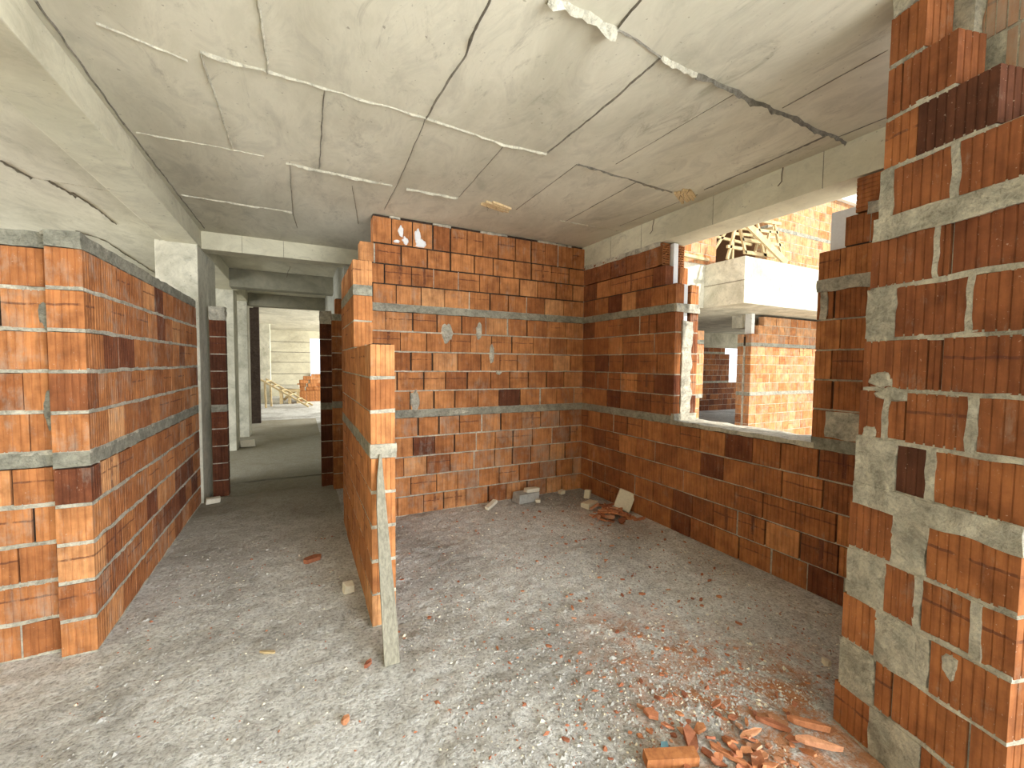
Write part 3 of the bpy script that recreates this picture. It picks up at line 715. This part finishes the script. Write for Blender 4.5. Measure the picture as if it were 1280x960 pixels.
for (x_a, y_a, x_b, y_b, w_, nm) in ((950, 292, 943, 318, .04, 'leg'), (940, 295, 958, 316, .035, 'brace'), (918, 292, 976, 298, .05, 'rail')):
    tb(at(x_a, y_a, 5.15), at(x_b, y_b, 5.15), w_, nm=nm)
for px in (922, 967): tb(at(px, 285, 4.85), at(px, 285, 4.85) + Vector((0, .32, 0)), .06, nm='crosspiece')
m1 = MB(); bar(m1, at(983, 329, 4.7) - Vector((8.0, 4.7, 3.37)), at(933, 279, 4.7) - Vector((8.0, 4.7, 3.37)), .12, .04, up=(0, 1, 0))
tag(m1.build('timber_board', PALEWOOD, loc=(8.0, 4.7, 3.37)), 'broad pale board leaning diagonally against the trestle on the balcony', 'board')
m1 = MB(); bar(m1, (0, 0, .03), (.95, .25, .10), .07, .05)
tag(m1.build('timber_board', PALEWOOD, loc=(5.9, 5.2, 3.37)), 'short timber lying on the slab edge at the left foot of the trestle', 'board')
t2 = empty('timber_brace', (7.08, 5.76, 3.36), 'light timber brace frame set inside the dark upper doorway', 'brace')
for p, q in (((0, 0, 0), (0, 0, 1.6)), ((0, 0, .72), (1.5, 0, .70)), ((0, 0, 1.2), (1.5, 0, 1.15)), ((.05, 0, .1), (.75, 0, .95)), ((.9, 0, 0), (.9, 0, 1.6))):
    m1 = MB(); bar(m1, p, q, .05, .04, up=(0, 1, 0)); m1.build('batten', PALEWOOD, t2)

# ------------------------------------------------------------------ far hall things
def ladder(loc, rz, label, n=6, L=2.2, Wd=.7, tilt=radians(25)):
    t = empty('timber_ladder', loc, label, 'ladder'); t.rotation_euler = (0, 0, rz)
    T = Matrix.Rotation(-tilt, 4, 'Y')
    for y in (0, Wd):
        m1 = MB(); bar(m1, T @ Vector((0, y, .03)), T @ Vector((L, y, .03)), .07, .05); m1.build('side_rail', PALEWOOD, t)
    for k in range(n):
        m1 = MB(); x = .15 + (L - .3) * k / (n - 1); bar(m1, T @ Vector((x, 0, .06)), T @ Vector((x, Wd, .06)), .06, .03); m1.build('rung', PALEWOOD, t)
    m1 = MB(); bar(m1, T @ Vector((L * .9, 0, 0)), Vector((L * .75, 0, .0)), .05, .05); m1.build('prop', PALEWOOD, t)
    m1 = MB(); bar(m1, T @ Vector((L * .9, Wd, 0)), Vector((L * .75, Wd, .0)), .05, .05); m1.build('prop', PALEWOOD, t)
ladder((.35, 15.9, -.02), radians(165), 'timber ladder frame propped at a slant in the bright hall, nearer of two', 6, 1.7, .5, radians(32))
ladder((-.55, 18.35, -.02), radians(4), 'timber ladder frame propped behind the other one beside the brick stack', 5, .75, .5, radians(40))
def loose_brick_mesh():
    m1 = MB(); f0 = Frame((0, 0, 0), 0); brick(m1, f0, -.145, .145, -.095, .095, 0, .135, .85, g=.1, dirt=.1); return m1
random.seed(81)
lb = loose_brick_mesh().build('loose_brick', BRICK); first = True
spots = []
for lay in range(3):
    for i in range(5):
        for j in range(2): spots.append((.05 + i * .30, 18.0 + j * .21, -.03 + .136 * lay, random.uniform(-.04, .04), 0))
for lay, xs in enumerate(((-.0, .34, .68, 1.02), (.05, .40, .76), (.12, .48), (.25,))):
    for x in xs: spots.append((x, 18.08 + random.uniform(-.03, .08), -.03 + .139 * (3 + lay), random.uniform(-.22, .22), random.uniform(-.02, .02)))
for k, (x, y, z, r, tl) in enumerate(spots):
    o = lb if k == 0 else lb.copy()
    if k: COL.objects.link(o)
    o.location = (x, y, z); o.rotation_euler = (tl, tl * .6, r)
    if k < 30: tag(o, 'orange hollow brick in the neat lower layers of the far hall stack', 'brick', 'stacked bricks in the far hall')
    else: tag(o, 'orange hollow brick thrown loosely on top of the far hall stack', 'brick', 'loose bricks on the far hall stack')
m1 = MB(); m1.box((-.3, -.25, 0), (.3, .25, .12), jit=.02)
tag(m1.build('cement_sack', plain('sack_paper', (.55, .52, .42), .8, 12), loc=(-.35, 17.4, .515)), 'flat greenish grey sack lying beside the far brick stack', 'sack')
o = m1.build('pallet', PALEWOOD, loc=(-.35, 17.4, -.03)); bpy.data.objects.remove(o)
t = empty('brick_pallet', (-.35, 17.4, -.03), 'low timber pallet under the grey sack in the far hall', 'pallet')
for k in range(3): m1 = MB(); m1.box((-.32 + k * .27, -.28, 0), (-.22 + k * .27, .28, .42)); m1.build('bearer', PALEWOOD, t)
for k in range(4): m1 = MB(); m1.box((-.34, -.28 + k * .15, .42), (.34, -.17 + k * .15, .53)); m1.build('deck_board', PALEWOOD, t)

# ------------------------------------------------------------------ rubble
OCC = [(2.72, 3.17, .28), (.387, 2.05, .09), (1.24, .98, .13)]
def shard_mesh(seed, L, Wd, H, mi_mat, name, curl=0):
    random.seed(seed); m1 = MB(); n = random.randint(5, 8); top = []; bot = []
    for k in range(n):
        a = 2 * pi * k / n + random.uniform(-.25, .25); r = random.uniform(.7, 1.05)
        x, y = cos(a) * L / 2 * r, sin(a) * Wd / 2 * r
        z = curl * (x / L) ** 2 * 4
        bot.append((x * .95, y * .95, z)); top.append((x + random.uniform(-.02, .02) * L, y, z + H * random.uniform(.7, 1.1)))
    i = 0; m1.v = bot + top
    m1.f = [tuple(range(n - 1, -1, -1)), tuple(range(n, 2 * n))] + [(k, (k + 1) % n, n + (k + 1) % n, n + k) for k in range(n)]
    m1.m = [0] * len(m1.f); m1.c = [(.5, .5, .5)] * len(m1.f); m1.uv = [[(0, 0)] * len(f) for f in m1.f]
    me_o = m1.build(name, mi_mat); me = me_o.data; bpy.data.objects.remove(me_o); return me
def put(me, name, x, y, rz, label, cat, group=None, rx=0, ry=0, dz=0, s=1):
    o = bpy.data.objects.new(name, me); COL.objects.link(o); o.location = (x, y, ground_z(x, y) + dz + .0025); o.rotation_euler = (rx, ry, rz); o.scale = (s, s, s)
    return tag(o, label, cat, group)
chips = [shard_mesh(100 + k, random.uniform(.02, .05), random.uniform(.010, .026), random.uniform(.005, .011), CHIP, 'brick_chip') for k in range(12)]
rng = random.Random(5)
def blocked(x, y):
    return x < -.9 or x > 2.95 or y > 4.0 or y < .45 or (.27 < x < .55 and y > 2.3) or (x > 1.80 and y < .98) or (x < .35 and y < 1.6)
cnt = 0
zones = [('small red clay chip scattered near the foreground rubble heap', 'clay chips by the foreground rubble', 110, lambda: (rng.gauss(1.55, .33), rng.gauss(1.05, .22))),
         ('small red clay chip in the trail across the middle of the room floor', 'clay chips along the room floor', 70, lambda: (rng.gauss(1.75, .35), rng.gauss(1.9, .45))),
         ('small red clay chip lying around the corner rubble pile', 'clay chips by the corner pile', 55, lambda: (rng.gauss(2.4, .28), rng.gauss(3.1, .35))),
         ('small red clay chip alone on the open grey room floor', 'clay chips on the open floor', 45, lambda: (rng.uniform(.5, 2.9), rng.uniform(1.5, 4.0)))]
for lab, grp, n, fn in zones:
    k = 0
    while k < n:
        x, y = fn()
        if blocked(x, y): continue
        put(chips[rng.randrange(12)], 'brick_chip', x, y, rng.uniform(0, 6.3), lab, 'brick chip', grp, dz=-.001, s=rng.uniform(.5, 1.25)); k += 1
# foreground shards
rb = MB(); brick(rb, Frame((0, 0, 0), 0), -.10, .10, -.022, .022, 0, .04, .62, g=.1, dirt=.2, groove=False)
rb_o = rb.build('brick_rib', BRICK); F0 = ray_to(838, 950, 2, .02); rb_o.location = (F0.x, F0.y, .012); rb_o.rotation_euler = (.1, .02, -.38)
tag(rb_o, 'long straight broken brick rib lying across the foreground rubble', 'brick shard')
big = [       (1.44, .99, 1.9, .15, .035, .012, 'flat clay strip standing up slantwise over the foreground rubble'),
       (1.36, 1.09, .9, .10, .06, .015, 'broad pinkish brick shard at the back of the foreground rubble'),
       (1.22, .98, 2.4, .09, .05, .012, 'orange brick flake at the left of the foreground rubble'),
       (1.52, .92, .5, .09, .05, .014, 'triangular orange brick shard right of the long rib'),
       (1.30, .92, 1.2, .08, .045, .012, 'pale brick shard in front of the long rib'),
       (1.60, 1.00, 2.9, .10, .022, .012, 'narrow clay sliver right of the foreground heap'),
       (1.74, .99, 2.2, .12, .03, .012, 'thin brown clay sliver between heap and pillar foot'),
       (1.86, .93, 2.35, .15, .035, .02, 'grooved brick rib fallen against the pillar foot'),
       (1.79, .85, 2.4, .16, .03, .018, 'second grooved brick rib in front of the pillar foot'),
       (1.45, 1.12, .2, .06, .04, .012, 'small orange brick corner above the foreground heap'),
       (1.31, 1.25, 2.2, .07, .045, .014, 'orange brick fragment on the gravel before the heap')]
for k, (x, y, rz, L, Wd, H, lab) in enumerate(big):
    OCC.append((x, y, L * .75)); put(shard_mesh(300 + k, L * 1.25, Wd * 1.1, H * 1.3, CHIP, 'brick_shard'), 'brick_shard', x, y, rz, lab, 'brick shard', dz=.002 + (k % 3) * .006, rx=random.uniform(-.2, .2), ry=random.uniform(-.1, .1))
# heap fill: many anonymous flakes
flakes = [shard_mesh(400 + k, .05 + .01 * (k % 4), .03, .009, CHIP, 'brick_flake') for k in range(6)]
for k in range(70):
    x, y = rng.gauss(1.42, .16), rng.gauss(.93, .09)
    if blocked(x, y): continue
    put(flakes[k % 6], 'brick_flake', x, y, rng.uniform(0, 6.3), 'broken orange clay flake heaped at the bottom edge of the floor', 'brick flake', 'clay flakes in the foreground heap', dz=rng.uniform(0, .018), rx=rng.uniform(-.5, .5), ry=rng.uniform(-.5, .5))
# corner pile
def slab_piece(x, y, z, sx, sy, sz, rot, m, lab, cat, name='concrete_block', seed=0):
    OCC.append((x, y, max(sx, sy) * .8)); random.seed(seed); m1 = MB(); m1.box((-sx / 2, -sy / 2, 0), (sx / 2, sy / 2, sz), jit=min(sx, sy, sz) * .12); o = m1.build(name, m); bv = o.modifiers.new('worn_edge', 'BEVEL'); bv.width = .006; bv.segments = 2
    o.location = (x, y, z); o.rotation_euler = rot; return tag(o, lab, cat)
slab_piece(2.885, 3.22, .035, .17, .05, .19, (radians(-18), radians(22), radians(-38)), PLASTER, 'cream square block leaning against the right wall on the corner pile', 'block')
slab_piece(2.70, 3.50, .0, .17, .11, .055, (0, 0, .3), PLASTER, 'low rounded cream lump at the left of the corner pile', 'block', seed=2)
slab_piece(2.86, 3.74, .0, .07, .06, .09, (0, .2, .6), PLASTER, 'small upright white lump behind the corner pile', 'lump', 'plaster_lump', seed=3)
slab_piece(2.68, 4.0, .0, .07, .06, .04, (0, 0, .2), PLASTER, 'little white lump nearest the brick corner', 'lump', 'plaster_lump', seed=4)
slab_piece(2.28, 3.85, .0, .06, .05, .035, (0, 0, 1), PLASTER, 'small white crumb on bare floor before the back wall', 'lump', 'plaster_lump', seed=5)
slab_piece(2.18, 3.95, .0, .26, .14, .10, (0, 0, .1), STONE, 'grey concrete chunk at the foot of the back wall', 'chunk', 'concrete_chunk', seed=6)
slab_piece(2.24, 3.92, .105, .17, .07, .04, (0, .05, .1), PLASTER, 'white brick slip resting on the grey chunk', 'slip', 'brick_slip', seed=7)
slab_piece(1.76, 3.93, .01, .19, .05, .035, (0, radians(-8), .65), PLASTER, 'pale stick-shaped offcut lying against the back wall foot', 'offcut', 'block_offcut', seed=8)
pile = [(2.72, 3.32, 0, .16, .07, .4), (2.82, 3.36, .02, .14, .08, 1.2), (2.64, 3.2, .0, .12, .07, 2.0), (2.74, 3.18, .03, .13, .09, .3), (2.84, 3.05, .0, .16, .06, 2.7), (2.72, 3.02, .01, .12, .09, 1.0),
        (2.62, 3.06, 0, .10, .05, .2), (2.78, 3.30, .05, .15, .05, 2.5), (2.90, 2.98, 0, .18, .04, 2.9), (2.66, 3.36, .04, .18, .04, .1), (2.76, 3.10, .05, .1, .08, 1.5), (2.84, 3.22, .03, .14, .06, 2.2), (2.56, 3.25, 0, .12, .03, 2.6), (2.80, 3.44, .01, .15, .06, .2)]
pr_ = random.Random(3)
for k in range(26):
    q = pr_.random() ** .7; a_ = pr_.uniform(0, 6.3); pile.append((2.70 + cos(a_) * q * .14, 3.14 + sin(a_) * q * .17, .012 + .085 * (1 - q), pr_.uniform(.08, .17), pr_.uniform(.03, .08), pr_.uniform(0, 6.3)))
for k, (x, y, z, L, Wd, rz) in enumerate(pile):
    put(shard_mesh(500 + k, L, Wd, .018, CHIP, 'brick_shard'), 'brick_shard', x, y, rz, 'dull red brick shard heaped in the pile in the room corner', 'brick shard', 'brick shards of the corner pile', dz=z, rx=rng.uniform(-.4, .4), ry=rng.uniform(-.3, .3))
# passage bits
slab_piece(.255, 2.86, 0, .065, .055, .06, (.2, .1, .3), PLASTER, 'white broken lump on the passage floor beside the partition', 'lump', 'plaster_lump', seed=9)
slab_piece(-.84, 5.30, 0, .13, .08, .055, (0, 0, .2), PLASTER, 'white lump at the foot of the column by the passage entrance', 'lump', 'plaster_lump', seed=10)
slab_piece(-.85, 8.75, -.03, .22, .12, .12, (0, 0, .2), PLASTER, 'white lump deep in the passage below the concrete columns', 'lump', 'plaster_lump', seed=11)
put(shard_mesh(601, .17, .09, .03, CHIP, 'brick_shard'), 'brick_shard', .06, 3.42, .4, 'dark brown brick shard half sunk in the passage dust', 'brick shard')
put(shard_mesh(602, .10, .02, .012, PALEWOOD, 'wood_chip'), 'wood_chip', -.17, 2.42, -.5, 'thin pale wood chip on the passage floor', 'wood chip')
put(shard_mesh(603, .05, .035, .02, CHIP, 'brick_shard'), 'brick_shard', .15, 1.80, .9, 'lone orange brick shard on the open grey floor at the front', 'brick shard')
put(shard_mesh(604, .06, .03, .02, CHIP, 'brick_shard'), 'brick_shard', .28, 2.10, .9, 'orange brick crumb beside the foot of the leaning plank', 'brick shard')
put(shard_mesh(605, .05, .045, .03, PLASTER, 'plaster_lump'), 'plaster_lump', 2.35, 1.10, .9, 'small white lump on the dark floor by the right pillar', 'lump')
put(shard_mesh(606, .06, .04, .015, BLUEP, 'plastic_scrap'), 'plastic_scrap', 1.25, 1.12, .4, 'scrap of bluish plastic in the gravel left of the heap', 'scrap')
for k, (x, y) in enumerate(((7.35, 7.3), (9.0, 8.4))):
    m1 = MB(); m1.box((-.35, -.08, 0), (.35, .08, .06), jit=.02); o = m1.build('timber_offcut', GREYWOOD, loc=(x, y, OZ + .01)); o.rotation_euler = (0, 0, .5 + k)
    tag(o, ['dark timber offcut on the floor of the room across the yard, nearer the opening', 'dark timber offcut deeper in the room across the yard'][k], 'offcut')
m1 = MB(); fr = Frame((0, 0, 0), 0); brick(m1, fr, -.2, .2, -.1, .1, 0, .13, .7, horiz=True)
tag(m1.build('loose_brick', BRICK, loc=(8.0, 5.3, .02)), 'orange brick lying at the foot of the sunlit door jamb across the yard', 'brick')

# gravel and grit on the floor: uncountable
g = MB(); rg = random.Random(9)
for k in range(20000):
    if k < 14000: x, y = rg.uniform(.45, 2.9), .5 + 3.5 * rg.random() ** 1.7
    elif k < 18000: x, y = rg.gauss(1.5, .4), rg.gauss(1.1, .3)
    else: x, y = rg.uniform(-.9, .4), rg.uniform(1.4, 5.2)
    if any((x - p) ** 2 + (y - q) ** 2 < w * w for p, q, w in OCC): continue
    if (.30 < x < .50 and y > 2.35) or (x > 1.82 and y < .95) or x > 2.97 or y > 4.03: continue
    r = rg.uniform(.0015, .006) * (1.2 if 14000 <= k < 18000 else 1) * (1.8 if k % 17 == 0 else 1); z = ground_z(x, y)
    a = rg.uniform(0, 6.3); el = rg.uniform(1, 2.2)
    P = [(x + cos(a + t) * r * (el if i % 2 == 0 else 1), y + sin(a + t) * r * (el if i % 2 == 0 else 1), z - .001) for i, t in enumerate((0, 1.6, 3.1, 4.7))]
    top = (x + rg.uniform(-.4, .4) * r, y + rg.uniform(-.4, .4) * r, z + r * rg.uniform(.6, 1.3))
    i = len(g.v); g.v += P + [top]
    mi = 0 if rg.random() < .72 else (1 if rg.random() < .35 else 2)
    for f in ((0, 1, 4), (1, 2, 4), (2, 3, 4), (3, 0, 4)):
        g.f.append(tuple(i + q for q in f)); g.m.append(mi); g.c.append((0, 0, 0)); g.uv.append([(0, 0)] * 3)
tag(g.build('gravel', [STONE, PLASTER, CHIP]), 'fine grey and reddish grit strewn over the floor', 'gravel', kind='stuff')
